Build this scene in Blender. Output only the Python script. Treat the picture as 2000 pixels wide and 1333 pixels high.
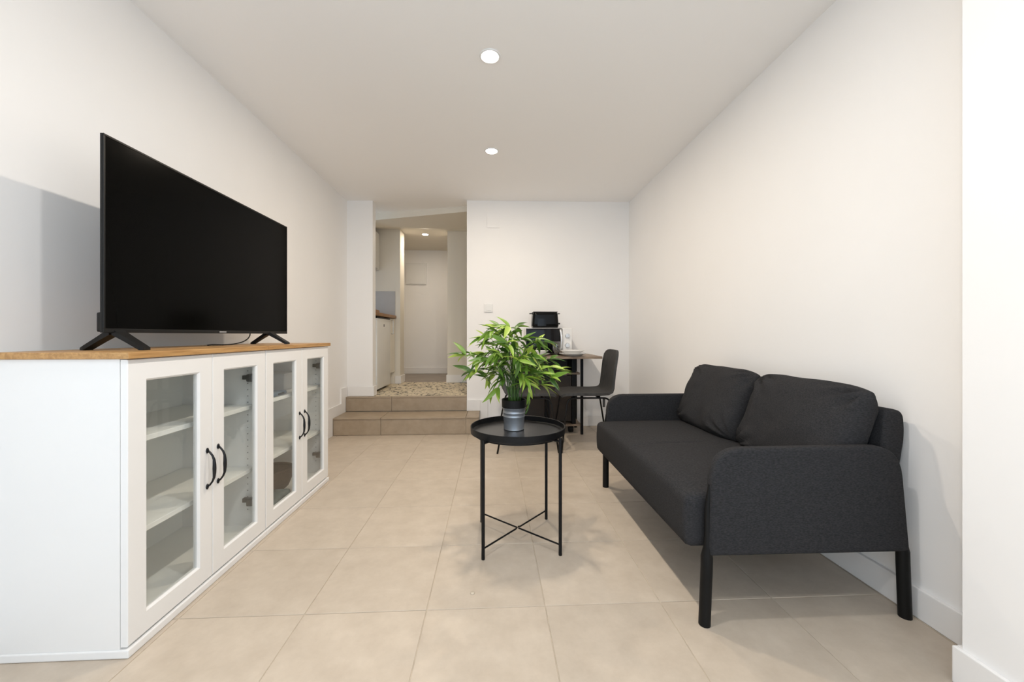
import bpy, bmesh, math, random
from mathutils import Vector, Matrix, noise
random.seed(7)
PI = math.pi
for o in list(bpy.data.objects): bpy.data.objects.remove(o)
S = bpy.context.scene
C = S.collection

# ------------------------------------------------------------------ camera
F_PX, V0, CAM_H = 760.0, 655.0, 0.97
PSI = math.atan(38 / 760)
cam_d = bpy.data.cameras.new('camera'); cam = bpy.data.objects.new('camera', cam_d); C.objects.link(cam)
cam.location = (0, 0, CAM_H); cam.rotation_euler = (PI / 2, 0, -PSI)
cam_d.sensor_width = 36; cam_d.lens = F_PX * 36 / 2000
cam_d.shift_y = -(666.5 - V0) / 2000
cam_d.clip_start = 0.02
S.camera = cam
# ------------------------------------------------------------------ world, daylight, exposure
W = bpy.data.worlds.new('world'); S.world = W; W.use_nodes = True
bg = W.node_tree.nodes['Background']
bg.inputs[0].default_value = (0.72, 0.86, 1.0, 1); bg.inputs[1].default_value = 2.35
pd = bpy.data.lights.new('window_portal', 'AREA'); pd.shape = 'RECTANGLE'; pd.size = 2.65; pd.size_y = 2.15
pd.cycles.is_portal = True
po = bpy.data.objects.new('window_portal', pd); C.objects.link(po)
po.location = (-0.125, -0.82, 1.175); po.rotation_euler = (PI / 2, 0, 0)
LAMP_W, LAMP_COL = 13.0, (1.0, 0.86, 0.69)
S.view_settings.view_transform = 'Standard'
S.view_settings.look = 'None'
S.view_settings.gamma = 1.0
S.view_settings.use_curve_mapping = False
S.view_settings.exposure = 0.09
S.cycles.max_bounces = 14; S.cycles.diffuse_bounces = 9; S.cycles.transparent_max_bounces = 16

# ------------------------------------------------------------------ pixel helper
_s, _c = math.sin(PSI), math.cos(PSI)
def pix_at_y(u, v, y):
    """point where the photo's pixel meets the vertical plane at depth y"""
    a = (u - 1000) / F_PX; b = (V0 - v) / F_PX
    d = (_s + a * _c, _c - a * _s, b); t = y / d[1]
    return Vector((d[0] * t, y, CAM_H + d[2] * t))

# ------------------------------------------------------------------ materials
def _mat(name):
    m = bpy.data.materials.new(name); m.use_nodes = True
    nt = m.node_tree; b = nt.nodes['Principled BSDF']
    return m, nt, b
def mat(name, col, rough=0.5, metal=0.0, noise_scale=0, noise_amt=0.0, bump=0.0, bump_scale=200, spec=0.5, stretch=None, rand=0.0):
    m, nt, b = _mat(name)
    b.inputs['Base Color'].default_value = (*col, 1); b.inputs['Roughness'].default_value = rough
    b.inputs['Metallic'].default_value = metal; b.inputs['Specular IOR Level'].default_value = spec
    tc = nt.nodes.new('ShaderNodeTexCoord'); vec = tc.outputs['Object']
    if stretch:
        mp = nt.nodes.new('ShaderNodeMapping'); mp.inputs['Scale'].default_value = stretch
        nt.links.new(vec, mp.inputs[0]); vec = mp.outputs[0]
    colsock = None
    if noise_amt:
        n = nt.nodes.new('ShaderNodeTexNoise'); n.inputs['Scale'].default_value = noise_scale; n.inputs['Detail'].default_value = 6
        nt.links.new(vec, n.inputs['Vector'])
        r = nt.nodes.new('ShaderNodeMapRange'); r.inputs['From Min'].default_value = 0.3; r.inputs['From Max'].default_value = 0.7
        r.inputs['To Min'].default_value = 1 - noise_amt; r.inputs['To Max'].default_value = 1 + noise_amt
        nt.links.new(n.outputs['Fac'], r.inputs['Value'])
        mul = nt.nodes.new('ShaderNodeVectorMath'); mul.operation = 'SCALE'; mul.inputs[0].default_value = col
        nt.links.new(r.outputs[0], mul.inputs['Scale']); colsock = mul.outputs[0]
    if rand:
        oi = nt.nodes.new('ShaderNodeObjectInfo'); r = nt.nodes.new('ShaderNodeMapRange')
        r.inputs['To Min'].default_value = 1 - rand; r.inputs['To Max'].default_value = 1 + rand
        nt.links.new(oi.outputs['Random'], r.inputs['Value'])
        mul = nt.nodes.new('ShaderNodeVectorMath'); mul.operation = 'SCALE'
        if colsock: nt.links.new(colsock, mul.inputs[0])
        else: mul.inputs[0].default_value = col
        nt.links.new(r.outputs[0], mul.inputs['Scale']); colsock = mul.outputs[0]
    if colsock: nt.links.new(colsock, b.inputs['Base Color'])
    if bump:
        n = nt.nodes.new('ShaderNodeTexNoise'); n.inputs['Scale'].default_value = bump_scale; n.inputs['Detail'].default_value = 3
        nt.links.new(vec, n.inputs['Vector'])
        bp = nt.nodes.new('ShaderNodeBump'); bp.inputs['Strength'].default_value = bump; bp.inputs['Distance'].default_value = 0.002
        nt.links.new(n.outputs['Fac'], bp.inputs['Height']); nt.links.new(bp.outputs[0], b.inputs['Normal'])
    return m

def emis(name, col, strength):
    m, nt, b = _mat(name)
    b.inputs['Base Color'].default_value = (1, 1, 1, 1)
    b.inputs['Emission Color'].default_value = (*col, 1); b.inputs['Emission Strength'].default_value = strength
    return m

def glass(name, tint=(0.965, 0.975, 0.97), ior=1.45, rough=0.0):
    m = bpy.data.materials.new(name); m.use_nodes = True; nt = m.node_tree; nt.nodes.clear()
    out = nt.nodes.new('ShaderNodeOutputMaterial'); mix = nt.nodes.new('ShaderNodeMixShader')
    tr = nt.nodes.new('ShaderNodeBsdfTransparent'); tr.inputs[0].default_value = (*tint, 1)
    gl = nt.nodes.new('ShaderNodeBsdfGlossy'); gl.inputs['Roughness'].default_value = rough
    lw = nt.nodes.new('ShaderNodeLayerWeight'); lw.inputs['Blend'].default_value = 0.5
    pw = nt.nodes.new('ShaderNodeMath'); pw.operation = 'POWER'; pw.inputs[1].default_value = 4.0
    f0 = ((ior - 1) / (ior + 1)) ** 2
    ma = nt.nodes.new('ShaderNodeMath'); ma.operation = 'MULTIPLY_ADD'; ma.inputs[1].default_value = 0.8; ma.inputs[2].default_value = f0
    nt.links.new(lw.outputs['Facing'], pw.inputs[0]); nt.links.new(pw.outputs[0], ma.inputs[0])
    nt.links.new(ma.outputs[0], mix.inputs[0]); nt.links.new(tr.outputs[0], mix.inputs[1]); nt.links.new(gl.outputs[0], mix.inputs[2])
    nt.links.new(mix.outputs[0], out.inputs[0])
    return m

def wood(name, c1, c2, rough, scale, axis_scale):
    m, nt, b = _mat(name); b.inputs['Roughness'].default_value = rough
    tc = nt.nodes.new('ShaderNodeTexCoord'); mp = nt.nodes.new('ShaderNodeMapping'); mp.inputs['Scale'].default_value = axis_scale
    nt.links.new(tc.outputs['Object'], mp.inputs[0])
    n = nt.nodes.new('ShaderNodeTexNoise'); n.inputs['Scale'].default_value = scale; n.inputs['Detail'].default_value = 8; n.inputs['Distortion'].default_value = 0.6
    nt.links.new(mp.outputs[0], n.inputs['Vector'])
    r = nt.nodes.new('ShaderNodeValToRGB')
    r.color_ramp.elements[0].position = 0.35; r.color_ramp.elements[0].color = (*c1, 1)
    r.color_ramp.elements[1].position = 0.65; r.color_ramp.elements[1].color = (*c2, 1)
    nt.links.new(n.outputs['Fac'], r.inputs[0]); nt.links.new(r.outputs[0], b.inputs['Base Color'])
    return m

def tile_mat(name, c1, c2, rough):
    m, nt, b = _mat(name); b.inputs['Roughness'].default_value = rough; b.inputs['Specular IOR Level'].default_value = 0.4
    tc = nt.nodes.new('ShaderNodeTexCoord'); oi = nt.nodes.new('ShaderNodeObjectInfo')
    off = nt.nodes.new('ShaderNodeVectorMath'); off.operation = 'MULTIPLY_ADD'
    off.inputs[1].default_value = (1, 1, 1)
    sc = nt.nodes.new('ShaderNodeVectorMath'); sc.operation = 'SCALE'; sc.inputs[0].default_value = (37, 19, 53)
    nt.links.new(oi.outputs['Random'], sc.inputs['Scale'])
    nt.links.new(tc.outputs['Object'], off.inputs[0]); nt.links.new(sc.outputs[0], off.inputs[2])
    n = nt.nodes.new('ShaderNodeTexNoise'); n.inputs['Scale'].default_value = 10; n.inputs['Detail'].default_value = 10; n.inputs['Roughness'].default_value = 0.68
    nt.links.new(off.outputs[0], n.inputs['Vector'])
    r = nt.nodes.new('ShaderNodeValToRGB')
    r.color_ramp.elements[0].position = 0.3; r.color_ramp.elements[0].color = (*c1, 1)
    r.color_ramp.elements[1].position = 0.7; r.color_ramp.elements[1].color = (*c2, 1)
    nt.links.new(n.outputs['Fac'], r.inputs[0])
    mr = nt.nodes.new('ShaderNodeMapRange'); mr.inputs['To Min'].default_value = 0.97; mr.inputs['To Max'].default_value = 1.03
    nt.links.new(oi.outputs['Random'], mr.inputs['Value'])
    mul = nt.nodes.new('ShaderNodeVectorMath'); mul.operation = 'SCALE'
    nt.links.new(r.outputs[0], mul.inputs[0]); nt.links.new(mr.outputs[0], mul.inputs['Scale'])
    nt.links.new(mul.outputs[0], b.inputs['Base Color'])
    n2 = nt.nodes.new('ShaderNodeTexNoise'); n2.inputs['Scale'].default_value = 60; nt.links.new(off.outputs[0], n2.inputs['Vector'])
    bp = nt.nodes.new('ShaderNodeBump'); bp.inputs['Strength'].default_value = 0.08; bp.inputs['Distance'].default_value = 0.002
    nt.links.new(n2.outputs['Fac'], bp.inputs['Height']); nt.links.new(bp.outputs[0], b.inputs['Normal'])
    return m

def leaf_mat():
    m, nt, b = _mat('leaf_green'); b.inputs['Roughness'].default_value = 0.42
    oi = nt.nodes.new('ShaderNodeObjectInfo'); r = nt.nodes.new('ShaderNodeValToRGB')
    e = r.color_ramp.elements
    e[0].position = 0.0; e[0].color = (0.035, 0.095, 0.014, 1)
    e[1].position = 1.0; e[1].color = (0.48, 0.60, 0.11, 1)
    k = e.new(0.45); k.color = (0.12, 0.235, 0.024, 1)
    k = e.new(0.75); k.color = (0.27, 0.42, 0.05, 1)
    nt.links.new(oi.outputs['Random'], r.inputs[0]); nt.links.new(r.outputs[0], b.inputs['Base Color'])
    out = nt.nodes['Material Output']; mix = nt.nodes.new('ShaderNodeMixShader'); mix.inputs[0].default_value = 0.22
    tr = nt.nodes.new('ShaderNodeBsdfTranslucent'); nt.links.new(r.outputs[0], tr.inputs[0])
    nt.links.new(b.outputs[0], mix.inputs[1]); nt.links.new(tr.outputs[0], mix.inputs[2]); nt.links.new(mix.outputs[0], out.inputs[0])
    return m

def pattern_floor_mat():
    m, nt, b = _mat('patterned_floor'); b.inputs['Roughness'].default_value = 0.5
    tc = nt.nodes.new('ShaderNodeTexCoord')
    v = nt.nodes.new('ShaderNodeTexVoronoi'); v.inputs['Scale'].default_value = 17; v.feature = 'DISTANCE_TO_EDGE'
    ck = nt.nodes.new('ShaderNodeTexNoise'); ck.inputs['Scale'].default_value = 17; ck.inputs['Detail'].default_value = 2
    nt.links.new(tc.outputs['Object'], v.inputs['Vector']); nt.links.new(tc.outputs['Object'], ck.inputs['Vector'])
    ad = nt.nodes.new('ShaderNodeMath'); ad.operation = 'MULTIPLY_ADD'; ad.inputs[1].default_value = 1.6
    nt.links.new(v.outputs['Distance'], ad.inputs[0]); nt.links.new(ck.outputs['Fac'], ad.inputs[2])
    r = nt.nodes.new('ShaderNodeValToRGB')
    r.color_ramp.elements[0].position = 0.52; r.color_ramp.elements[0].color = (0.05, 0.042, 0.03, 1)
    r.color_ramp.elements[1].position = 0.62; r.color_ramp.elements[1].color = (0.66, 0.57, 0.42, 1)
    nt.links.new(ad.outputs[0], r.inputs[0]); nt.links.new(r.outputs[0], b.inputs['Base Color'])
    return m

M = {}
M['wall'] = mat('white_wall_paint', (0.865, 0.855, 0.845), 0.6, bump=0.05, bump_scale=90, noise_scale=3, noise_amt=0.008, spec=0.25)
M['ceil'] = mat('ceiling_paint', (0.915, 0.90, 0.885), 0.75, bump=0.04, bump_scale=70, spec=0.15)
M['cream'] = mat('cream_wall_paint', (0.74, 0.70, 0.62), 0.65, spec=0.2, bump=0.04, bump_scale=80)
M['base'] = mat('white_skirting_paint', (0.82, 0.81, 0.80), 0.35, spec=0.4, noise_scale=4, noise_amt=0.006)
M['tile'] = tile_mat('beige_porcelain_tile', (0.47, 0.395, 0.315), (0.565, 0.485, 0.395), 0.42)
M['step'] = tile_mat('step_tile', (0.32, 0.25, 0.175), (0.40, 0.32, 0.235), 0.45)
M['grout'] = mat('floor_grout', (0.50, 0.43, 0.34), 0.85, noise_scale=20, noise_amt=0.15)
M['pattern'] = pattern_floor_mat()
M['hallfloor'] = mat('hall_floor_tile', (0.30, 0.26, 0.225), 0.5, noise_scale=6, noise_amt=0.1)
M['lacquer'] = mat('white_lacquer', (0.81, 0.805, 0.795), 0.32, spec=0.4, noise_scale=5, noise_amt=0.006)
M['inside'] = mat('cabinet_inside_white', (0.86, 0.86, 0.835), 0.45, noise_scale=5, noise_amt=0.01)
M['oak'] = wood('oak_top', (0.36, 0.19, 0.065), (0.52, 0.30, 0.115), 0.4, 6, (14, 1.2, 14))
M['darkmetal'] = mat('black_powder_metal', (0.006, 0.006, 0.0065), 0.42, 0.0, noise_scale=40, noise_amt=0.1, spec=0.22)
M['handle'] = mat('black_iron_handle', (0.02, 0.02, 0.022), 0.32, 0.6, noise_scale=30, noise_amt=0.1)
M['hinge'] = mat('grey_hinge_metal', (0.16, 0.16, 0.16), 0.35, 0.8, noise_scale=30, noise_amt=0.1)
M['pane'] = glass('clear_pane', ior=1.42)
M['wineglass'] = glass('drinking_glass', (0.93, 0.94, 0.94), 1.9)
M['screen'] = mat('tv_screen', (0.0022, 0.0021, 0.0018), 0.13, spec=0.04, noise_scale=3, noise_amt=0.02)
M['tvplastic'] = mat('tv_black_plastic', (0.009, 0.009, 0.009), 0.4, spec=0.25, noise_scale=30, noise_amt=0.05)
M['logo'] = mat('tv_logo_grey', (0.35, 0.35, 0.36), 0.4, noise_scale=30, noise_amt=0.05)
M['fabric'] = mat('charcoal_sofa_fabric', (0.030, 0.0295, 0.031), 0.95, noise_scale=330, noise_amt=0.30, bump=0.3, bump_scale=800, spec=0.12, stretch=(0.35, 0.6, 1))
M['legblack'] = mat('black_sofa_leg', (0.005, 0.005, 0.005), 0.5, spec=0.2, noise_scale=30, noise_amt=0.1)
M['tray'] = mat('black_tray_metal', (0.016, 0.0155, 0.016), 0.30, spec=0.55, noise_scale=50, noise_amt=0.1)
M['zinc'] = mat('galvanised_zinc', (0.36, 0.38, 0.41), 0.38, 0.75, noise_scale=14, noise_amt=0.18)
M['blackpot'] = mat('black_plastic_pot', (0.007, 0.007, 0.007), 0.5, spec=0.2, noise_scale=30, noise_amt=0.1)
M['soil'] = mat('dark_soil', (0.02, 0.014, 0.01), 0.95, noise_scale=60, noise_amt=0.5, bump=0.8, bump_scale=80)
M['stem'] = mat('plant_stem_green', (0.055, 0.115, 0.022), 0.5, noise_scale=25, noise_amt=0.3)
M['leaf'] = leaf_mat()
M['leafdark'] = mat('leaf_inner_green', (0.10, 0.20, 0.022), 0.45, noise_scale=18, noise_amt=0.75)
M['chair'] = mat('dark_grey_shell', (0.050, 0.049, 0.048), 0.6, noise_scale=50, noise_amt=0.22, stretch=(1, 1, 0.2), spec=0.3)
M['chairleg'] = mat('black_chair_tube', (0.006, 0.006, 0.006), 0.4, spec=0.25, noise_scale=30, noise_amt=0.1)
M['tabletop'] = wood('rustic_wood', (0.17, 0.115, 0.075), (0.36, 0.27, 0.19), 0.5, 5, (1.5, 10, 10))
M['darkwood'] = wood('dark_brown_board', (0.014, 0.008, 0.004), (0.026, 0.015, 0.007), 0.55, 5, (2, 8, 1.5))
M['porcelain'] = mat('white_porcelain', (0.80, 0.79, 0.77), 0.2, noise_scale=8, noise_amt=0.01)
M['mwwhite'] = mat('microwave_white', (0.76, 0.75, 0.73), 0.35, noise_scale=8, noise_amt=0.01)
M['mwblack'] = mat('microwave_black_glass', (0.004, 0.004, 0.005), 0.08, spec=0.22, noise_scale=8, noise_amt=0.02)
M['steel'] = mat('brushed_silver', (0.66, 0.66, 0.66), 0.3, 0.85, noise_scale=40, noise_amt=0.06)
M['toaster'] = mat('toaster_black_gloss', (0.004, 0.004, 0.004), 0.16, spec=0.16, noise_scale=10, noise_amt=0.03)
M['applewhite'] = mat('appliance_white', (0.74, 0.735, 0.71), 0.35, noise_scale=8, noise_amt=0.01)
M['kitwhite'] = mat('kitchen_front_cream', (0.74, 0.70, 0.62), 0.4, noise_scale=8, noise_amt=0.01)
M['splash'] = mat('grey_backsplash', (0.40, 0.39, 0.385), 0.35, noise_scale=6, noise_amt=0.04)
M['counter'] = wood('brown_worktop', (0.20, 0.10, 0.04), (0.34, 0.18, 0.075), 0.45, 6, (8, 1.2, 8))
M['plastic'] = mat('white_plastic', (0.78, 0.775, 0.76), 0.4, noise_scale=8, noise_amt=0.008)
M['blueitem'] = mat('slate_blue_plastic', (0.10, 0.14, 0.18), 0.5, noise_scale=20, noise_amt=0.2)
M['brownitem'] = wood('brown_wicker', (0.055, 0.030, 0.015), (0.11, 0.065, 0.035), 0.8, 30, (6, 6, 6))
M['teal'] = mat('grey_teal_cloth', (0.10, 0.13, 0.13), 0.9, noise_scale=16, noise_amt=0.6)
M['paper'] = mat('pale_box_card', (0.60, 0.60, 0.60), 0.7, noise_scale=8, noise_amt=0.03)
M['cablem'] = mat('black_cable', (0.01, 0.01, 0.01), 0.5, noise_scale=8, noise_amt=0.03)
M['lens'] = emis('lamp_lens', (1.0, 0.90, 0.76), 40.0)

# ------------------------------------------------------------------ mesh helpers
def merge(dst, src):
    me = bpy.data.meshes.new('tmp'); src.to_mesh(me); src.free(); dst.from_mesh(me); bpy.data.meshes.remove(me); return dst
def box(bm, x0, x1, y0, y1, z0, z1, bev=0.0, seg=2):
    b = bmesh.new(); bmesh.ops.create_cube(b, size=1)
    for v in b.verts:
        v.co = Vector(((x0 + x1) / 2 + v.co.x * (x1 - x0), (y0 + y1) / 2 + v.co.y * (y1 - y0), (z0 + z1) / 2 + v.co.z * (z1 - z0)))
    if bev: bmesh.ops.bevel(b, geom=b.edges[:], offset=bev, segments=seg, affect='EDGES', profile=0.6)
    return merge(bm, b)
def B(*a, **k): return box(bmesh.new(), *a, **k)
def rings(bm, rs, cap=True, closed=False):
    vs = [[bm.verts.new(p) for p in r] for r in rs]; n = len(vs[0])
    last = len(vs) if closed else len(vs) - 1
    for i in range(last):
        a, b = vs[i], vs[(i + 1) % len(vs)]
        for j in range(n):
            try: bm.faces.new((a[j], a[(j + 1) % n], b[(j + 1) % n], b[j]))
            except ValueError: pass
    if cap and not closed:
        bm.faces.new(list(reversed(vs[0]))); bm.faces.new(vs[-1])
    return bm
def tube(bm, pts, r, seg=8, cap=True, ry=None):
    pts = [Vector(p) for p in pts]; rs = r if isinstance(r, (list, tuple)) else [r] * len(pts)
    out = []; ref = None
    for i, p in enumerate(pts):
        t = (pts[min(i + 1, len(pts) - 1)] - pts[max(i - 1, 0)]).normalized()
        if ref is None:
            ref = Vector((0, 0, 1)) if abs(t.z) < 0.9 else Vector((0, 1, 0))
        a = (ref - t * ref.dot(t)).normalized(); b = t.cross(a); ref = a
        k2 = (ry / r) if ry else 1
        out.append([p + a * (rs[i] * k2 * math.cos(q)) + b * (rs[i] * math.sin(q)) for q in [2 * PI * j / seg for j in range(seg)]])
    return rings(bm, out, cap)
def lathe(bm, prof, seg=24, c=(0, 0, 0), cap=True):
    out = [[Vector((c[0] + r * math.cos(2 * PI * j / seg), c[1] + r * math.sin(2 * PI * j / seg), c[2] + z)) for j in range(seg)] for r, z in prof]
    return rings(bm, out, cap)
def arc_pts(pts, r, n=5):
    """round the inner corners of a poly-line"""
    pts = [Vector(p) for p in pts]; out = [pts[0]]
    for i in range(1, len(pts) - 1):
        p = pts[i]; a = (pts[i - 1] - p); b = (pts[i + 1] - p)
        rr = min(r, a.length * .45, b.length * .45); a = p + a.normalized() * rr; b = p + b.normalized() * rr
        for k in range(n + 1):
            t = k / n; out.append(a.lerp(p, t).lerp(p.lerp(b, t), t))
    out.append(pts[-1]); return out
def extrude(bm, outline, vec, bev=0.0, seg=2):
    b = bmesh.new(); vs = [b.verts.new(p) for p in outline]; f = b.faces.new(vs)
    r = bmesh.ops.extrude_face_region(b, geom=[f])
    bmesh.ops.translate(b, verts=[g for g in r['geom'] if isinstance(g, bmesh.types.BMVert)], vec=vec)
    bmesh.ops.recalc_face_normals(b, faces=b.faces[:])
    if bev:
        caps = [f for f in b.faces if len(f.verts) == len(outline)]
        bmesh.ops.bevel(b, geom=list({e for f in caps for e in f.edges}), offset=bev, segments=seg, affect='EDGES', profile=0.6)
    return merge(bm, b)
def rbox(hx, hy, hz, r, nx=8, ny=8, nz=4):
    """softly rounded box, centred; n = subdivisions"""
    b = bmesh.new(); seen = {}
    def vert(i, j, k):
        if (i, j, k) in seen: return seen[(i, j, k)]
        p = Vector(((2 * i / nx - 1) * hx, (2 * j / ny - 1) * hy, (2 * k / nz - 1) * hz))
        q = Vector((max(-(hx - r), min(hx - r, p.x)), max(-(hy - r), min(hy - r, p.y)), max(-(hz - r), min(hz - r, p.z))))
        d = p - q
        if d.length > 1e-6: p = q + d.normalized() * r
        seen[(i, j, k)] = b.verts.new(p); return seen[(i, j, k)]
    for i in range(nx):
        for j in range(ny):
            for k in (0, nz): b.faces.new([vert(i, j, k), vert(i + 1, j, k), vert(i + 1, j + 1, k), vert(i, j + 1, k)])
    for i in range(nx):
        for k in range(nz):
            for j in (0, ny): b.faces.new([vert(i, j, k), vert(i + 1, j, k), vert(i + 1, j, k + 1), vert(i, j, k + 1)])
    for j in range(ny):
        for k in range(nz):
            for i in (0, nx): b.faces.new([vert(i, j, k), vert(i, j + 1, k), vert(i, j + 1, k + 1), vert(i, j, k + 1)])
    bmesh.ops.recalc_face_normals(b, faces=b.faces[:])
    return b
def obj(name, bm, m, parent=None, smooth=False, local=False):
    """link a bmesh as one object. World coordinates unless local; under a parent they are made relative to it"""
    bmesh.ops.recalc_face_normals(bm, faces=bm.faces[:])
    if parent is not None and not local:
        off = Vector(parent.location); p = parent.parent
        while p is not None: off += Vector(p.location); p = p.parent
        bmesh.ops.translate(bm, verts=bm.verts[:], vec=-off)
    me = bpy.data.meshes.new(name); bm.to_mesh(me); bm.free()
    me.materials.append(M[m])
    if smooth:
        for f in me.polygons: f.use_smooth = True
        if smooth != 'all': me.set_sharp_from_angle(angle=math.radians(40))
    o = bpy.data.objects.new(name, me); C.objects.link(o); o.parent = parent
    return o
def tag(o, label, cat, group=None):
    o['label'] = label; o['category'] = cat
    if group: o['group'] = group
    return o
def thing(name, label, cat, loc=(0, 0, 0), rz=0, group=None):
    o = bpy.data.objects.new(name, None); C.objects.link(o); o.empty_display_size = 0.05
    o.location = loc; o.rotation_euler = (0, 0, rz); return tag(o, label, cat, group)
def struct(name, bm, m, label, cat, smooth=False):
    o = obj(name, bm, m, None, smooth); o['kind'] = 'structure'; return tag(o, label, cat)
def single(name, bm, m, label, cat, base, group=None, smooth=True):
    """a thing of one mesh, origin at its base"""
    bmesh.ops.translate(bm, verts=bm.verts[:], vec=-Vector(base))
    o = obj(name, bm, m, None, smooth); o.location = base; return tag(o, label, cat, group)

# ================================================================== THE SETTING
XL, XR, YB, ZC = -1.545, 1.465, 4.145, 2.40
ZU = 0.32                       # raised floor behind the steps
YREAR = -0.8
# floor: grout bed, then every tile
fl = struct('floor', B(-1.66, 1.60, YREAR - 0.1, 4.30, -0.08, -0.0025), 'grout', 'beige porcelain tiled floor of the living room', 'floor')
P = 0.42; G = 0.0028
tb = bmesh.new(); box(tb, -P / 2 + G / 2, P / 2 - G / 2, -P / 2 + G / 2, P / 2 - G / 2, -0.0045, 0.0, bev=0.0012, seg=1)
tme = bpy.data.meshes.new('tile'); tb.to_mesh(tme); tb.free(); tme.materials.append(M['tile'])
for i in range(-5, 4):
    for j in range(-7, 7):
        x0, y0 = 0.188 + P * i, 1.385 + P * j
        if x0 + P < -1.55 or x0 > 1.50 or y0 > 4.12: continue
        if x0 < -1.55 or x0 + P > 1.50 or y0 + P > 4.22 or y0 < YREAR:     # cut tiles along the walls
            b_ = B(max(x0, -1.545) + G / 2, min(x0 + P, 1.466) - G / 2, max(y0, YREAR) + G / 2, min(y0 + P, 4.14) - G / 2, -0.0045, 0, bev=0.0012, seg=1)
            obj('tile', b_, 'tile', fl)
        else:
            t = bpy.data.objects.new('tile', tme); C.objects.link(t); t.parent = fl
            t.location = (x0 + P / 2, y0 + P / 2, random.uniform(-0.0003, 0.0003))
# walls
def prism(poly, z0, z1):
    return extrude(bmesh.new(), [(x, y, z0) for x, y in poly], (0, 0, z1 - z0))
struct('wall_left', B(XL - 0.1, XL, YREAR, 4.225, 0, ZC), 'wall', 'long white wall behind the television', 'wall')
struct('wall_right', B(XR, XR + 0.12, 1.012, 4.24, 0, ZC), 'wall', 'long white wall behind the sofa', 'wall')
struct('wall_front', prism([(1.297, YREAR), (1.585, YREAR), (1.585, 1.012), (1.297, 1.012)], 0, ZC), 'wall', 'white projecting wall corner at the right edge of the view', 'wall')
struct('wall_back', prism([(-0.272, 4.145), (XR, 4.112), (XR, 4.24), (-0.272, 4.27)], 0, ZC), 'wall', 'white end wall behind the dining table', 'wall')
struct('wall_stub', prism([(XL - 0.1, 4.225), (-1.272, 4.205), (-1.272, 4.305), (XL - 0.1, 4.325)], 0, ZC), 'wall', 'narrow white wall pier left of the steps', 'wall')
# wall behind the camera with its big window
wr = bmesh.new()
box(wr, XL - 0.1, -1.45, YREAR - 0.12, YREAR, 0, ZC); box(wr, 1.2, 1.585, YREAR - 0.12, YREAR, 0, ZC); box(wr, -1.45, 1.2, YREAR - 0.12, YREAR, 2.25, ZC)
box(wr, -1.45, 1.2, YREAR - 0.12, YREAR, 0, 0.1)
struct('wall_rear', wr, 'wall', 'white window wall behind the viewpoint', 'wall')
wn = bmesh.new()
for x in (-1.45, -0.15, 1.15): box(wn, x, x + 0.05, YREAR - 0.09, YREAR - 0.04, 0.1, 2.25)
for z in (0.1, 2.20): box(wn, -1.40, 1.15, YREAR - 0.09, YREAR - 0.04, z, z + 0.05)
struct('window_1', wn, 'base', 'white framed window behind the viewpoint', 'window')
# ceiling of the living room, cut on the skew along the passage beam
SK = lambda x: 4.60 - 0.257 * (x + 1.3)
struct('ceiling', prism([(XL - 0.1, YREAR - 0.12), (1.585, YREAR - 0.12), (1.585, 4.25), (-0.05, 4.25), (-0.05, SK(-0.05)), (-2.05, SK(-2.05)), (-2.05, 4.25), (XL - 0.1, 4.25)], ZC, ZC + 0.1),
       'ceil', 'flat white ceiling over the living room', 'ceiling')
# passage: beam and ceiling behind it
bm = bmesh.new()
xa, xb = -2.05, 0.25
lowz = lambda x: 2.315 + 0.0265 * (x + 1.3)
v = [bm.verts.new(p) for p in ((xa, SK(xa), ZC + 0.1), (xb, SK(xb), ZC + 0.1), (xb, SK(xb), lowz(xb)), (xa, SK(xa), lowz(xa)),
                               (xa, 5.3, 2.395), (xb, 5.3, 2.395), (xb, 6.8, 2.40), (xa, 6.8, 2.40), (xa, 6.8, ZC + 0.1), (xb, 6.8, ZC + 0.1))]
for f in ((0, 1, 2, 3), (3, 2, 5, 4), (4, 5, 6, 7), (7, 6, 9, 8), (8, 9, 1, 0)): bm.faces.new([v[i] for i in f])
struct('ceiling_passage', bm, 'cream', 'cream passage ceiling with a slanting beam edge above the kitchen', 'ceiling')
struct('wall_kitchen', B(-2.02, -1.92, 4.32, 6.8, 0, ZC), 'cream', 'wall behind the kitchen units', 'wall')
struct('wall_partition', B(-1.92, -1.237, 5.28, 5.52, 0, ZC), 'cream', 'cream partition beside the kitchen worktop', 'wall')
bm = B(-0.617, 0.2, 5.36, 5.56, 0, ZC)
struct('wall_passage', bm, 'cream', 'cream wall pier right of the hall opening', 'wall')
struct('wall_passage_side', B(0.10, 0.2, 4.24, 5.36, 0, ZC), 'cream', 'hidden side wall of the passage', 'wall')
hall = bmesh.new(); box(hall, -1.92, 0.35, 6.62, 6.8, 0, ZC); box(hall, 0.2, 0.35, 5.36, 6.62, 0, ZC)
struct('wall_hall', hall, 'wall', 'plain pale wall at the end of the hall', 'wall')
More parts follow.
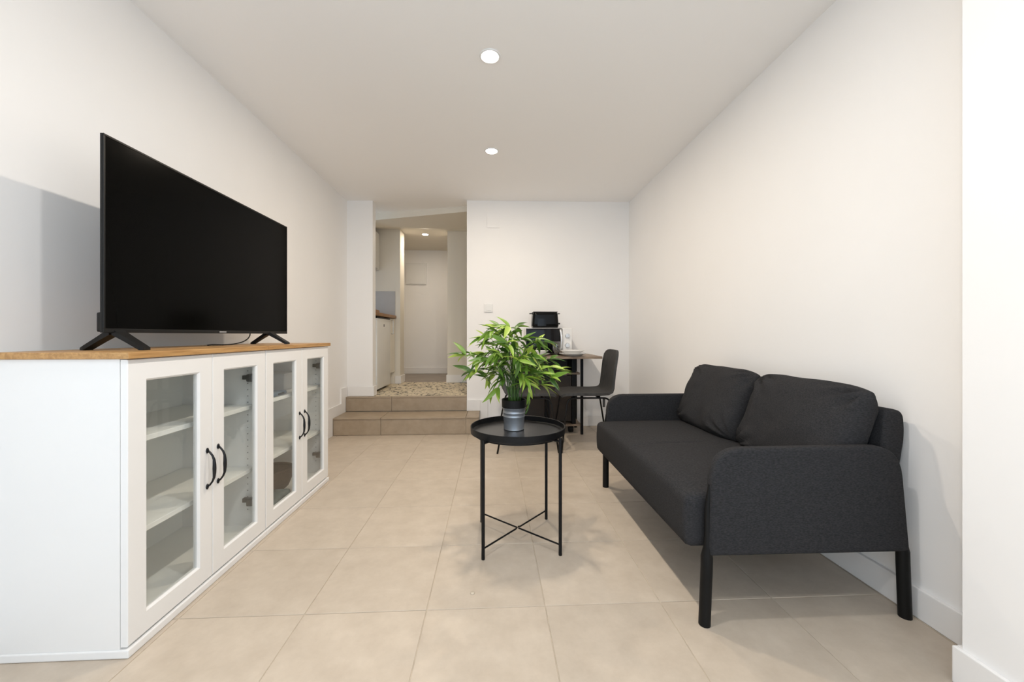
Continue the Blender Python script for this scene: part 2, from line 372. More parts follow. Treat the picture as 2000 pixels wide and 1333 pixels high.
# steps with their tiles
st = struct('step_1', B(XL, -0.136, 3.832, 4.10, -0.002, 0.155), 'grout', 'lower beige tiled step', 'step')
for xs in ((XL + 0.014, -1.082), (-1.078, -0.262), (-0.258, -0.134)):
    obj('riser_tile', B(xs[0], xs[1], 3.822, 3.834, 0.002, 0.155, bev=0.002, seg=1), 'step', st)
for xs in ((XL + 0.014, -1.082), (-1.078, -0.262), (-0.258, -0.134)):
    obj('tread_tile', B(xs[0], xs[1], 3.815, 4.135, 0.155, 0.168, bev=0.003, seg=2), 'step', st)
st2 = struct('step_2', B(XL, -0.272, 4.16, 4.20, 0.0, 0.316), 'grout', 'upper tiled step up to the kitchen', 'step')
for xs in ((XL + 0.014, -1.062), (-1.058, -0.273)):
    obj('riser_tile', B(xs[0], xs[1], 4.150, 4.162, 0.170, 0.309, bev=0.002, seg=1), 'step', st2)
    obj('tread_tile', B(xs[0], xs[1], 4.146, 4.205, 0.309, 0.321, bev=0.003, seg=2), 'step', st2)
struct('floor_kitchen', B(-1.95, 0.12, 4.205, 5.45, 0.2, ZU), 'pattern', 'patterned black and cream kitchen floor at the top of the steps', 'floor')
struct('floor_hall', B(-1.95, 0.22, 5.45, 6.65, 0.2, ZU), 'hallfloor', 'brown grey hall floor', 'floor')
# skirting boards
T = 0.014; HB = 0.103
def skirt(name, boxes, label):
    bm = bmesh.new()
    for b in boxes: box(bm, *b, bev=0.003, seg=2)
    return struct(name, bm, 'base', label, 'skirting')
skirt('baseboard_right', [(XR - T, XR, 1.012, 4.11, 0.001, HB)], 'white skirting board along the wall behind the sofa')
skirt('baseboard_front', [(1.297 - T, 1.297, YREAR, 1.012 + T, 0.001, HB), (1.297, XR - T, 1.012, 1.012 + T, 0.001, HB)], 'white skirting on the projecting wall corner')
ol = [(YREAR, 0.001), (3.814, 0.001), (3.814, 0.1685), (4.145, 0.1685), (4.145, 0.3215), (4.193, 0.3215), (4.193, 0.425), (4.03, 0.425), (4.03, 0.272), (3.712, 0.272), (3.712, HB), (YREAR, HB)]
struct('baseboard_left', extrude(bmesh.new(), [(XL, y, z) for y, z in ol], (T, 0, 0)), 'base', 'white skirting stepping up the wall beside the stairs', 'skirting')
skirt('baseboard_stub', [(XL + T, -1.272 + T, 4.194, 4.205, 0.322, 0.425), (-1.272, -1.272 + T, 4.205, 4.305, 0.322, 0.425)], 'white skirting wrapping the narrow pier')
skirt('baseboard_back', [(-0.049, XR - T, 4.098, 4.112, 0.001, HB), (-0.272, -0.131, 4.127, 4.143, 0.169, 0.285), (-0.130, -0.050, 4.112, 4.141, 0.001, 0.285)], 'white skirting along the end wall by the dining table')
skirt('baseboard_passage', [(-0.617 - T, 0.1, 5.36 - T, 5.36, 0.321, 0.425), (-1.3, -1.237 + T, 5.28 - T, 5.28, 0.321, 0.425), (-1.237, -1.237 + T, 5.28, 5.52, 0.321, 0.425), (-0.617 - T, -0.617, 5.36, 5.56, 0.321, 0.425)], 'cream skirting at the foot of the passage piers')
skirt('baseboard_hall', [(-1.9, 0.2, 6.62 - T, 6.62, 0.321, 0.425)], 'white skirting at the end of the hall')

# ================================================================== DOWNLIGHTS
NEAR_COL = (1.0, 0.985, 0.965)
def downlight(x, y, z, label, w, col=LAMP_COL):
    t = thing('ceiling_downlight', label, 'ceiling light', (x, y, z), group='recessed ceiling downlights')
    bm = lathe(bmesh.new(), [(0.040, -0.002), (0.046, -0.006), (0.052, -0.005), (0.055, 0.0), (0.040, 0.0)], 32, cap=False)
    obj('trim_ring', bm, 'plastic', t, smooth=True, local=True)
    obj('lens', lathe(bmesh.new(), [(0.041, -0.0015), (0.041, -0.0035), (0.030, -0.0060)], 32), 'lens', t, smooth=True, local=True)
    ld = bpy.data.lights.new('lamp_light', 'AREA'); ld.shape = 'DISK'; ld.size = 0.075; ld.energy = w; ld.color = col
    lo = bpy.data.objects.new('lamp_light', ld); C.objects.link(lo); lo.parent = t; lo.location = (0, 0, -0.009)
downlight(-0.013, 1.995, ZC, 'bright recessed ceiling downlight nearer the viewer', LAMP_W)
downlight(-0.008, 3.02, ZC, 'bright recessed ceiling downlight nearer the end wall', LAMP_W * 0.85)
downlight(-0.013, 0.97, ZC, 'recessed ceiling downlight just ahead of the viewpoint', LAMP_W * 0.78, NEAR_COL)
downlight(-0.013, -0.05, ZC, 'recessed ceiling downlight right above the viewpoint', LAMP_W * 0.78, NEAR_COL)
downlight(-0.95, 5.55, 2.395, 'small bright downlight in the hall opening beyond the kitchen', LAMP_W * 0.55)

# ================================================================== SIDEBOARD CABINETS
def handle(bm, x, y, zt, zb):
    zm = (zt + zb) / 2; h = (zt - zb) / 2
    prof = [(0.003, h), (0.011, h * 0.90), (0.020, h * 0.72), (0.026, h * 0.50), (0.0275, h * 0.22), (0.0275, 0)]
    pts = [(x + a, y, zm + b) for a, b in prof]; pts += [(x + a, y, zm - b) for a, b in reversed(prof[:-1])]
    r = [0.0035, 0.0035, 0.0036, 0.0045, 0.0058, 0.0064]; r = r + list(reversed(r[:-1]))
    tube(bm, pts, r, 10)
    for z in (zt, zb):                       # flattened oval end plates
        out = []
        for a, s in ((0.0, 0.9), (0.002, 1.0), (0.004, 0.75), (0.005, 0.3)):
            out.append([Vector((x + a, y + 0.0075 * s * math.cos(q), z + 0.011 * s * math.sin(q))) for q in [2 * PI * j / 14 for j in range(14)]])
        rings(bm, out)
    return bm
def frame_bm(x0, x1, y0, y1, z0, z1, wy, wz, ch=0.006):
    """door frame facing +x with a chamfered inner edge; x0 back, x1 front"""
    bm = bmesh.new()
    def ring(x, dy0, dz0): return [bm.verts.new((x, a, b)) for a, b in ((y0 + dy0, z0 + dz0), (y1 - dy0, z0 + dz0), (y1 - dy0, z1 - dz0), (y0 + dy0, z1 - dz0))]
    rs = [ring(x0, 0, 0), ring(x1 - 0.002, 0, 0), ring(x1, 0.002, 0.002), ring(x1, wy - ch, wz - ch), ring(x1 - ch, wy, wz), ring(x0, wy, wz)]
    for i in range(6):
        a, b = rs[i], rs[(i + 1) % 6]
        for j in range(4): bm.faces.new((a[j], a[(j + 1) % 4], b[(j + 1) % 4], b[j]))
    return bm
XF = -1.093
def cabinet(y0, y1, label):
    t = thing('display_cabinet', label, 'cabinet', (-1.29, (y0 + y1) / 2, 0), group='white glass-door cabinets')
    xb, xf = -1.47, XF - 0.022
    obj('side_panel', B(xb, xf, y0, y0 + 0.018, 0.0262, 0.898, bev=0.001, seg=1), 'lacquer', t)
    obj('side_panel', B(xb, xf, y1 - 0.018, y1, 0.0262, 0.898, bev=0.001, seg=1), 'lacquer', t)
    obj('back_panel', B(xb, xb + 0.006, y0 + 0.018, y1 - 0.018, 0.05, 0.895), 'inside', t)
    obj('bottom_panel', B(xb + 0.006, xf, y0 + 0.018, y1 - 0.018, 0.045, 0.063), 'inside', t)
    obj('top_rail', B(xb + 0.006, xf, y0 + 0.018, y1 - 0.018, 0.875, 0.898), 'inside', t)
    for z in (0.325, 0.622):
        obj('shelf', B(xb + 0.008, xf - 0.022, y0 + 0.019, y1 - 0.019, z, z + 0.018, bev=0.001, seg=1), 'inside', t)
    top = obj('oak_top', B(xb - 0.02, XF + 0.012, y0 - 0.010 * (y0 < 1.5), y1 + 0.012 * (y1 > 2.2), 0.8985, 0.9185, bev=0.003, seg=2), 'oak', t)
    obj('plinth', B(xb, XF + 0.006, y0 - 0.003, y1 + 0.003 * (y1 > 2.2), 0.001, 0.026, bev=0.004, seg=2), 'lacquer', t)
    ym = (y0 + y1) / 2
    for k, (a, b) in enumerate(((y0 + 0.001, ym - 0.0015), (ym + 0.0015, y1 - 0.001))):
        d = obj('door', frame_bm(XF - 0.02, XF, a, b, 0.033, 0.896, 0.069, 0.070), 'lacquer', t)
        obj('pane', B(XF - 0.013, XF - 0.009, a + 0.066, b - 0.066, 0.104, 0.832), 'pane', d)
        hy = (b - 0.028) if k == 0 else (a + 0.028)
        obj('handle', handle(bmesh.new(), XF, hy, 0.527, 0.389), 'handle', d, smooth='all')
        for z in (0.19, 0.77):
            yy = a + 0.05 if k == 0 else b - 0.05
            sgn = -1 if k == 0 else 1
            hb = B(XF - 0.052, XF - 0.0205, yy - 0.016, yy + 0.016, z - 0.018, z + 0.018, bev=0.007)
            box(hb, XF - 0.085, XF - 0.045, yy - 0.008 + sgn * 0.018, yy + 0.008 + sgn * 0.022, z - 0.01, z + 0.01, bev=0.003)
            obj('hinge', hb, 'hinge', d)
    # shelf pin holes on the two sides
    pins = bmesh.new()
    for yy in (y0 + 0.0185, y1 - 0.0185):
        for q in range(24):
            lathe_p = 0.14 + q * 0.03
            for xx in (xf - 0.05,):
                box(pins, xx - 0.002, xx + 0.002, yy - 0.0003, yy + 0.0003, lathe_p - 0.002, lathe_p + 0.002)
    po_ = obj('pin_holes', pins, 'hinge', t); po_['kind'] = 'stuff'
    return t
cabinet(1.222, 1.933, 'white cabinet with empty shelves behind glass doors, nearer the viewer')
cabinet(1.936, 2.648, 'white glass-door cabinet with items stored inside, nearer the steps')
# stored items
bx = thing('storage_box', 'pale card box on the upper shelf of the far cabinet', 'box', (-1.33, 2.47, 0.6402))
obj('carton', B(-1.42, -1.24, 2.38, 2.56, 0.6402, 0.730, bev=0.003), 'paper', bx)
obj('lid', B(-1.422, -1.238, 2.378, 2.562, 0.730, 0.740, bev=0.002), 'paper', bx)
r_ = thing('router', 'slate blue device lying on the upper shelf behind glass', 'device', (-1.185, 2.18, 0.6402))
bm = rbox(0.035, 0.065, 0.012, 0.010, 6, 8, 4); bmesh.ops.translate(bm, verts=bm.verts[:], vec=(-1.185, 2.18, 0.6523)); obj('housing', bm, 'blueitem', r_, smooth='all')
obj('status_panel', B(-1.1505, -1.149, 2.15, 2.21, 0.648, 0.656), 'tvplastic', r_)
bs = thing('round_basket', 'brown round basket on the cabinet floor behind glass', 'basket', (-1.28, 2.33, 0.0632))
obj('bowl', lathe(bmesh.new(), [(0.055, 0.0635), (0.085, 0.09), (0.105, 0.14), (0.108, 0.19), (0.100, 0.19), (0.097, 0.14), (0.05, 0.075)], 28, (-1.28, 2.33, 0)), 'brownitem', bs, smooth=True)
obj('rim', rings(bmesh.new(), [[Vector((-1.28 + (0.104 + 0.007 * math.cos(q)) * math.cos(a), 2.33 + (0.104 + 0.007 * math.cos(q)) * math.sin(a), 0.192 + 0.007 * math.sin(q))) for q in [2 * PI * j / 8 for j in range(8)]] for a in [2 * PI * i / 28 for i in range(28)]], closed=True), 'brownitem', bs, smooth='all')
bm = rbox(0.045, 0.11, 0.022, 0.018, 8, 14, 4)
for v in bm.verts: v.co += Vector((0, 0, 0.005 * noise.noise(v.co * 30)))
bmesh.ops.translate(bm, verts=bm.verts[:], vec=(-1.170, 2.135, 0.0902))
single('folded_cloth', bm, 'teal', 'dark grey patterned folded cloth on the cabinet floor', 'cloth', (-1.170, 2.135, 0.0635), smooth='all')

# ================================================================== TELEVISION
tv = thing('television', 'large flat black television on the white cabinets', 'television', (-1.262, 1.89, 0.9187))
A_, Z_ = Vector((-1.271, 1.336, 0)), Vector((-1.256, 2.446, 0))
ax = (Z_ - A_).normalized(); nx_ = Vector((ax.y, -ax.x, 0)); TW = (Z_ - A_).length
def tvp(s, d, z): p = A_ + ax * s + nx_ * d; return (p.x, p.y, z)
def tvbox(bm, s0, s1, d0, d1, z0, z1, bev=0.0, seg=2):
    b = B(s0, s1, d0, d1, z0, z1, bev=bev, seg=seg)
    for v in b.verts: v.co = Vector(tvp(v.co.x, v.co.y, v.co.z))
    return merge(bm, b)
ZB, ZT = 0.978, 1.632
obj('back_shell', tvbox(bmesh.new(), 0, TW, -0.010, -0.002, ZB, ZT, 0.002), 'tvplastic', tv)
obj('rear_housing', tvbox(bmesh.new(), 0.01, TW - 0.01, -0.032, -0.0101, ZB + 0.002, ZB + 0.068, 0.006), 'tvplastic', tv)
bz = bmesh.new()
tvbox(bz, 0, TW, -0.002, 0.002, ZB, ZB + 0.014, 0.001, 1); tvbox(bz, 0, TW, -0.002, 0.002, ZT - 0.007, ZT, 0.001, 1)
tvbox(bz, 0, 0.007, -0.002, 0.002, ZB + 0.014, ZT - 0.007, 0.001, 1); tvbox(bz, TW - 0.007, TW, -0.002, 0.002, ZB + 0.014, ZT - 0.007, 0.001, 1)
obj('bezel', bz, 'tvplastic', tv)
obj('screen', tvbox(bmesh.new(), 0.007, TW - 0.007, -0.002, 0.0002, ZB + 0.014, ZT - 0.007), 'screen', tv)
obj('logo', tvbox(bmesh.new(), 0.53, 0.575, 0.002, 0.0026, ZB + 0.004, ZB + 0.010), 'logo', tv)
for s in (0.055, 0.945):
    p = A_ + ax * s
    for sgn in (1, -1):
        bm = bmesh.new()
        bot = Vector((p.x - 0.012 + sgn * 0.108, p.y + (0.012 if s > .5 else 0.0), 0.9192)); top = Vector((p.x - 0.012 + sgn * 0.004, p.y, ZB + 0.004))
        rr = []
        for q, (w, th) in ((0.0, (0.014, 0.004)), (0.12, (0.017, 0.0075)), (0.6, (0.018, 0.0085)), (1.0, (0.019, 0.011))):
            c_ = bot.lerp(top, q)
            rr.append([c_ + Vector((sgn * -0.006 * (1 - q), dy, dz + th if q < .05 else dz)) for dy, dz in ((-w, -th), (w, -th), (w, th), (-w, th))])
        rings(bm, rr); obj('foot', bm, 'tvplastic', tv)
pts = [(-1.30, 2.16, 1.03), (-1.302, 2.16, 0.96), (-1.31, 2.12, 0.935), (-1.32, 2.06, 0.924), (-1.325, 1.98, 0.9222), (-1.33, 1.92, 0.925), (-1.34, 1.90, 0.9225)]
pts = arc_pts(pts, 0.03, 3)
single('television_cable', tube(bmesh.new(), pts, 0.003, 8), 'cablem', 'thin black cable hanging behind the television', 'cable', (-1.34, 1.90, 0.9195), smooth='all')

# ================================================================== SOFA
so = thing('sofa', 'charcoal two-seat sofa with black legs against the right wall', 'sofa', (1.07, 1.862, 0))
arm = [(0.716, 0.236), (0.724, 0.50), (0.730, 0.592), (1.386, 0.594), (1.404, 0.50), (1.420, 0.232)]
def arm_outline():
    c = [Vector((x, 0, z)) for x, z in [arm[0], arm[2], arm[3], arm[5]]]
    return arc_pts(c, 0.105, 8)
for y0 in (1.252, 2.434):
    ol = [(p.x, y0, p.z) for p in arm_outline()]
    obj('armrest', extrude(bmesh.new(), ol, (0, 0.037, 0), bev=0.013, seg=3), 'fabric', so, smooth=True)
bm = rbox(0.345, 0.5705, 0.09, 0.022, 30, 120, 10)
for v in bm.verts:
    x, y, z = v.co
    if z > 0: v.co.z += 0.022 * (1 - (x / 0.36) ** 4) * (1 - abs(y / 0.58) ** 6) * (z / 0.09) - 0.007 * math.exp(-(y / 0.009) ** 2) * (x > -0.33)
    v.co.x += -0.006 * (1 - (z / 0.09) ** 2) if x < -0.2 else 0
bmesh.ops.translate(bm, verts=bm.verts[:], vec=(1.003, 1.8615, 0.334))
obj('seat', bm, 'fabric', so, smooth='all')
# leaning back panel with a rounded top
prof = [Vector(p) for p in ((1.345, 0, 0.27), (1.385, 0, 0.27), (1.446, 0, 0.62), (1.440, 0, 0.705), (1.372, 0, 0.715), (1.362, 0, 0.60))]
prof = arc_pts([prof[0]] + prof[1:] + [prof[0]], 0.04, 5)[:-1]
obj('backrest', extrude(bmesh.new(), [(p.x, 1.292, p.z) for p in prof], (0, 1.139, 0), bev=0.012, seg=3), 'fabric', so, smooth=True)
for (xt, xb_, y) in ((0.724, 0.709, 1.2585), (1.402, 1.418, 1.2585), (0.724, 0.722, 2.4655), (1.402, 1.418, 2.4655)):
    yy = 1.270 if y < 1.5 else 2.453
    ins = 1 if xt < 1 else -1
    bm = tube(bmesh.new(), [(xb_, yy, 0.0005), (xb_ + (xt - xb_) * 0.5, yy, 0.19), (xb_ + (xt - xb_) * 0.55, yy, 0.228), (xt - 0.004 * ins, yy, 0.262)] + ([(xt - 0.003, yy, 0.40), (xt + 0.005, yy, 0.47)] if xt < 1 else []), [0.019, 0.019, 0.019, 0.013] + ([0.010, 0.006] if xt < 1 else []), 14)
    obj('leg', bm, 'legblack', so, smooth=True)
def pillow(W, Hh, Th, seed):
    n = 34; bm = bmesh.new(); grids = []
    for side in (1, -1):
        g = []
        for i in range(n + 1):
            row = []
            for j in range(n + 1):
                u, v = 2 * i / n - 1, 2 * j / n - 1
                u_, v_ = math.sin(u * PI / 2), math.sin(v * PI / 2)
                e = max(0.0, (1 - abs(u_) ** 5) * (1 - abs(v_) ** 3.5))
                pinch = 1 - 0.05 * (abs(u_) ** 2) * (abs(v_) ** 8) - 0.035 * (1 - v_ ** 2) * abs(u_) ** 5 + 0.012 * noise.noise(Vector((v_ * 2.2, u_, seed)))
                y = W / 2 * u_ * pinch; z = Hh / 2 * v_ * (1 - 0.10 * abs(u_) ** 5 * (1 - 0.4 * (u_ > 0)) + 0.02 * noise.noise(Vector((u_ * 2.5, v_, seed * 2))))
                t = Th / 2 * e ** 0.42 * (1 - 0.18 * v_)
                q = Vector((y * 5 + seed, z * 5, side * 3))
                edge = (abs(u_) ** 2 * 0.8 + abs(v_) ** 2 * 0.5)
                # creases running in from the corners
                cr = 0
                for cy, cz in ((1, 1), (-1, 1), (1, -1), (-1, -1)):
                    du, dv = u_ - cy, v_ - cz; rr = math.hypot(du, dv)
                    cr += math.sin(math.atan2(dv, du) * 13 + seed * 3 + cy) * math.exp(-(rr / 0.40) ** 2) * min(1, rr * 4)
                t += (0.012 * noise.noise(q * 1.5) + 0.005 * noise.noise(q * 4) + 0.036 * cr) * min(1, e * 2.2)
                row.append(bm.verts.new((side * t, y, z)) if (side == 1 or (0 < i < n and 0 < j < n)) else grids[0][i][j])
            g.append(row)
        grids.append(g)
    for s, g in enumerate(grids):
        for i in range(n):
            for j in range(n):
                f = [g[i][j], g[i + 1][j], g[i + 1][j + 1], g[i][j + 1]]
                try: bm.faces.new(f if s else f[::-1])
                except ValueError: pass
    return bm
for (yc, W_, lean, seed, label, dx, dz) in ((2.138, 0.570, 0.36, 1.3, 'loose charcoal back cushion at the far end of the sofa', 0.0, 0.0),
                                    (1.566, 0.568, 0.33, 4.7, 'loose charcoal back cushion at the near end of the sofa', 0.012, -0.003)):
    bm = pillow(W_, 0.385, 0.165, seed)
    bmesh.ops.rotate(bm, verts=bm.verts[:], cent=(0, 0, 0), matrix=Matrix.Rotation(lean, 3, 'Y'))
    bmesh.ops.translate(bm, verts=bm.verts[:], vec=(1.262 + dx, yc, 0.607 + dz))
    single('back_cushion', bm, 'fabric', label, 'cushion', (1.25, yc, 0.436), 'loose back cushions on the sofa', smooth='all')

# ================================================================== ROUND TRAY TABLE
TC = Vector((0.121, 1.862, 0))
rt = thing('tray_table', 'small round black metal tray table in the middle of the room', 'side table', TC)
obj('tray_rim', lathe(bmesh.new(), [(0.2085, 0.5095), (0.219, 0.5075), (0.2245, 0.510), (0.2255, 0.5385), (0.2235, 0.540), (0.2210, 0.5385), (0.2190, 0.517), (0.2085, 0.5130)], 72, TC, cap=False), 'darkmetal', rt, smooth=True)
obj('tray_floor', lathe(bmesh.new(), [(0.2090, 0.5090), (0.2090, 0.5135), (0.15, 0.5138), (0.0005, 0.5138)], 72, TC), 'tray', rt, smooth=True)
obj('support_ring', rings(bmesh.new(), [[Vector((TC.x + (0.200 + 0.004 * a) * math.cos(q), TC.y + (0.200 + 0.004 * a) * math.sin(q), 0.5025 + 0.006 * b)) for a, b in ((-1, -1), (1, -1), (1, 1), (-1, 1))] for q in [2 * PI * i / 64 for i in range(64)]], closed=True), 'darkmetal', rt)
legs = []
for k, base_ang in enumerate((-135, -45, 135, 45)):
    a = math.radians(base_ang + 2.6)
    p = TC + Vector((math.cos(a), math.sin(a), 0)) * 0.2395; legs.append(p)
    obj('leg', tube(bmesh.new(), [(p.x, p.y, 0.0005), (p.x, p.y, 0.26), (p.x, p.y, 0.516)], 0.0075, 12), 'darkmetal', rt, smooth=True)
    q_ = TC + (p - TC) * 0.80
    obj('bracket', tube(bmesh.new(), [(p.x, p.y, 0.5015), (q_.x, q_.y, 0.5015)], 0.0055, 8), 'darkmetal', rt, smooth=True)
ctr = TC + Vector((0, 0, 0.052))
for k, p in enumerate(legs):
    d = (p - TC); 
    obj('stretcher', tube(bmesh.new(), [(p.x - d.x * 0.03, p.y - d.y * 0.03, 0.046), (TC.x + d.x * 0.07, TC.y + d.y * 0.07, 0.046), (TC.x + d.x * 0.02, TC.y + d.y * 0.02 , 0.046 + 0.004 * (k in (0, 3)))], 0.0038, 8), 'darkmetal', rt, smooth=True)

# ================================================================== POTTED BAMBOO
PX = Vector((0.104, 1.888, 0.5142))
pl = thing('potted_plant', 'green bamboo-like plant in a zinc pot on the tray table', 'plant', PX)
pot = obj('pot', lathe(bmesh.new(), [(0.0475, 0.0), (0.0495, 0.003), (0.0485, 0.006), (0.0515, 0.060), (0.0535, 0.064), (0.0522, 0.068), (0.0530, 0.078), (0.0552, 0.082), (0.0535, 0.087), (0.0545, 0.098), (0.0570, 0.102), (0.0575, 0.106), (0.0540, 0.106), (0.046, 0.008)], 40, PX, cap=True), 'zinc', pl, smooth=True)
inn = obj('inner_pot', lathe(bmesh.new(), [(0.040, 0.02), (0.0530, 0.106), (0.0535, 0.108), (0.0585, 0.109), (0.0600, 0.144), (0.0585, 0.1455), (0.0555, 0.143), (0.0530, 0.115), (0.0500, 0.112)], 40, PX, cap=False), 'blackpot', pl, smooth=True)
obj('soil', lathe(bmesh.new(), [(0.0505, 0.112), (0.0545, 0.128), (0.030, 0.131), (0.001, 0.132)], 24, PX), 'soil', pl, smooth=True)
leaf_meshes = []
for k in range(6):
    bm = bmesh.new(); n = 7; wmax = 0.105 + 0.016 * (k % 3); droop = 0.10 + 0.10 * (k % 2) + 0.04 * k; L = []
    for i in range(n + 1):
        t = i / n
        w = wmax * (math.sin(PI * min(1, t ** 0.72))) ** 0.9 + (0.004 if i == 0 else 0)
        if i == n: w = 0.0008
        z = -droop * t * t; x = t * (1 - 0.12 * droop * t); tw = 0.25 * (k - 2.5) * t * 0.3
        L.append([bm.verts.new((x, -w, z + w * 0.45 - w * tw)), bm.verts.new((x, 0, z)), bm.verts.new((x, w, z + w * 0.45 + w * tw))])
    for i in range(n):
        for j in range(2): bm.faces.new((L[i][j], L[i + 1][j], L[i + 1][j + 1], L[i][j + 1]))
    me = bpy.data.meshes.new('leaf'); bm.to_mesh(me); bm.free(); me.materials.append(M['leaf'])
    for f in me.polygons: f.use_smooth = True
    leaf_meshes.append(me)
rnd = random.Random(21)
def leaf(pos, direc, size):
    o = bpy.data.objects.new('leaf', leaf_meshes[rnd.randrange(6)]); C.objects.link(o); o.parent = pl
    d = direc.normalized(); up = Vector((rnd.gauss(0, .45), rnd.gauss(-0.25, .45), 1)).normalized()
    y = up.cross(d).normalized(); z = d.cross(y)
    o.matrix_local = Matrix.Translation(pos - PX) @ Matrix((d, y, z)).transposed().to_4x4() @ Matrix.Scale(size, 4)
tips = [(912, 694, -.02), (922, 728, .05), (938, 705, -.10), (945, 690, .08), (948, 660, 0), (962, 646, -.08), (975, 640, .08), (994, 638, -.02), (1008, 640, .09),
        (1018, 664, -.10), (1048, 664, .02), (1062, 668, .09), (1038, 694, -.10), (1072, 704, .06), (1086, 722, -.02), (1074, 738, -.10), (1056, 752, .04),
        (1024, 736, -.14), (972, 758, -.03), (968, 690, -.14), (990, 672, -.15), (952, 738, .10), (1012, 704, -.15), (1046, 722, .12), (995, 650, .15), (1030, 680, .15)]
nleaf = 0
for k, (u, v, dy) in enumerate(tips):
    tip = pix_at_y(u, v, PX.y + dy)
    a = rnd.uniform(0, 2 * PI); r0 = 0.032 * math.sqrt(rnd.random())
    b0 = PX + Vector((r0 * math.cos(a), r0 * math.sin(a), 0.130))
    b1 = b0 + Vector(((tip.x - b0.x) * 0.10, (tip.y - b0.y) * 0.10, 0.12 + 0.04 * rnd.random()))
    b2 = Vector((b0.x * 0.45 + tip.x * 0.55, b0.y * 0.45 + tip.y * 0.55, max(tip.z, b1.z) * 0.6 + 0.4 * max(tip.z, 0.84) + 0.02))
    pts = []
    for i in range(13):
        t = i / 12; pts.append(b0 * (1 - t) ** 3 + b1 * 3 * t * (1 - t) ** 2 + b2 * 3 * t * t * (1 - t) + tip * t ** 3)
    obj('stem', tube(bmesh.new(), pts, [0.0034 - 0.0026 * (i / 12) for i in range(13)], 6), 'stem', pl, smooth='all')
    out = Vector((tip.x - PX.x, tip.y - PX.y, 0)); out = out.normalized() if out.length > .01 else Vector((1, 0, 0))
    for node, cnt in ((12, 4), (10, 3), (8, 2), (6, 1 + (k % 2))):
        p = pts[node]; tn = (pts[min(node + 1, 12)] - pts[node - 1]).normalized()
        for q in range(cnt):
            az = rnd.uniform(-1.5, 1.5) + math.atan2(out.y, out.x)
            d = Vector((math.cos(az), math.sin(az), rnd.gauss(-0.10, 0.55))) + tn * 0.55
            leaf(p + tn * rnd.uniform(-0.008, 0.008), d, rnd.uniform(0.070, 0.108)); nleaf += 1
# the crowded small leaves between the canes, too many to pick apart
fo = bmesh.new()
for q in range(170):
    u, v, dy = tips[rnd.randrange(len(tips))]
    tip = pix_at_y(u, v, PX.y + dy); w = rnd.uniform(0.35, 0.85)
    base = PX + Vector((0, 0, 0.28)); p = base.lerp(tip, w) + Vector((rnd.gauss(0, .022), rnd.gauss(0, .03), rnd.gauss(0, .02)))
    az = rnd.uniform(0, 2 * PI); d = Vector((math.cos(az), math.sin(az), rnd.gauss(0.1, 0.6))).normalized()
    y = Vector((rnd.gauss(0, .4), rnd.gauss(0, .4), 1)).cross(d).normalized(); z = d.cross(y)
    b_ = bmesh.new(); b_.from_mesh(leaf_meshes[rnd.randrange(6)])
    b_.transform(Matrix.Translation(p) @ Matrix((d, y, z)).transposed().to_4x4() @ Matrix.Scale(rnd.uniform(0.05, 0.08), 4)); merge(fo, b_)
fo_ = obj('foliage', fo, 'leafdark', pl, smooth='all'); fo_['kind'] = 'stuff'
# one branch droops over the rim of the pot
dp = [PX + Vector(p) for p in ((0.028, -0.02, 0.13), (0.045, -0.04, 0.23), (0.062, -0.060, 0.235), (0.068, -0.066, 0.17), (0.064, -0.066, 0.11), (0.050, -0.066, 0.085))]
dp = arc_pts(dp, 0.05, 4)
obj('stem', tube(bmesh.new(), dp, 0.0028, 6), 'stem', pl, smooth='all')
for z, d in ((0.215, (0.25, -0.2, -1)), (0.19, (-0.1, -0.3, -1)), (0.165, (0.1, -0.2, -1.2)), (0.23, (1, -.3, -.4)), (0.23, (-.4, -.8, -.3))):
    leaf(PX + Vector((0.066, -0.065, z)), Vector(d), 0.065)

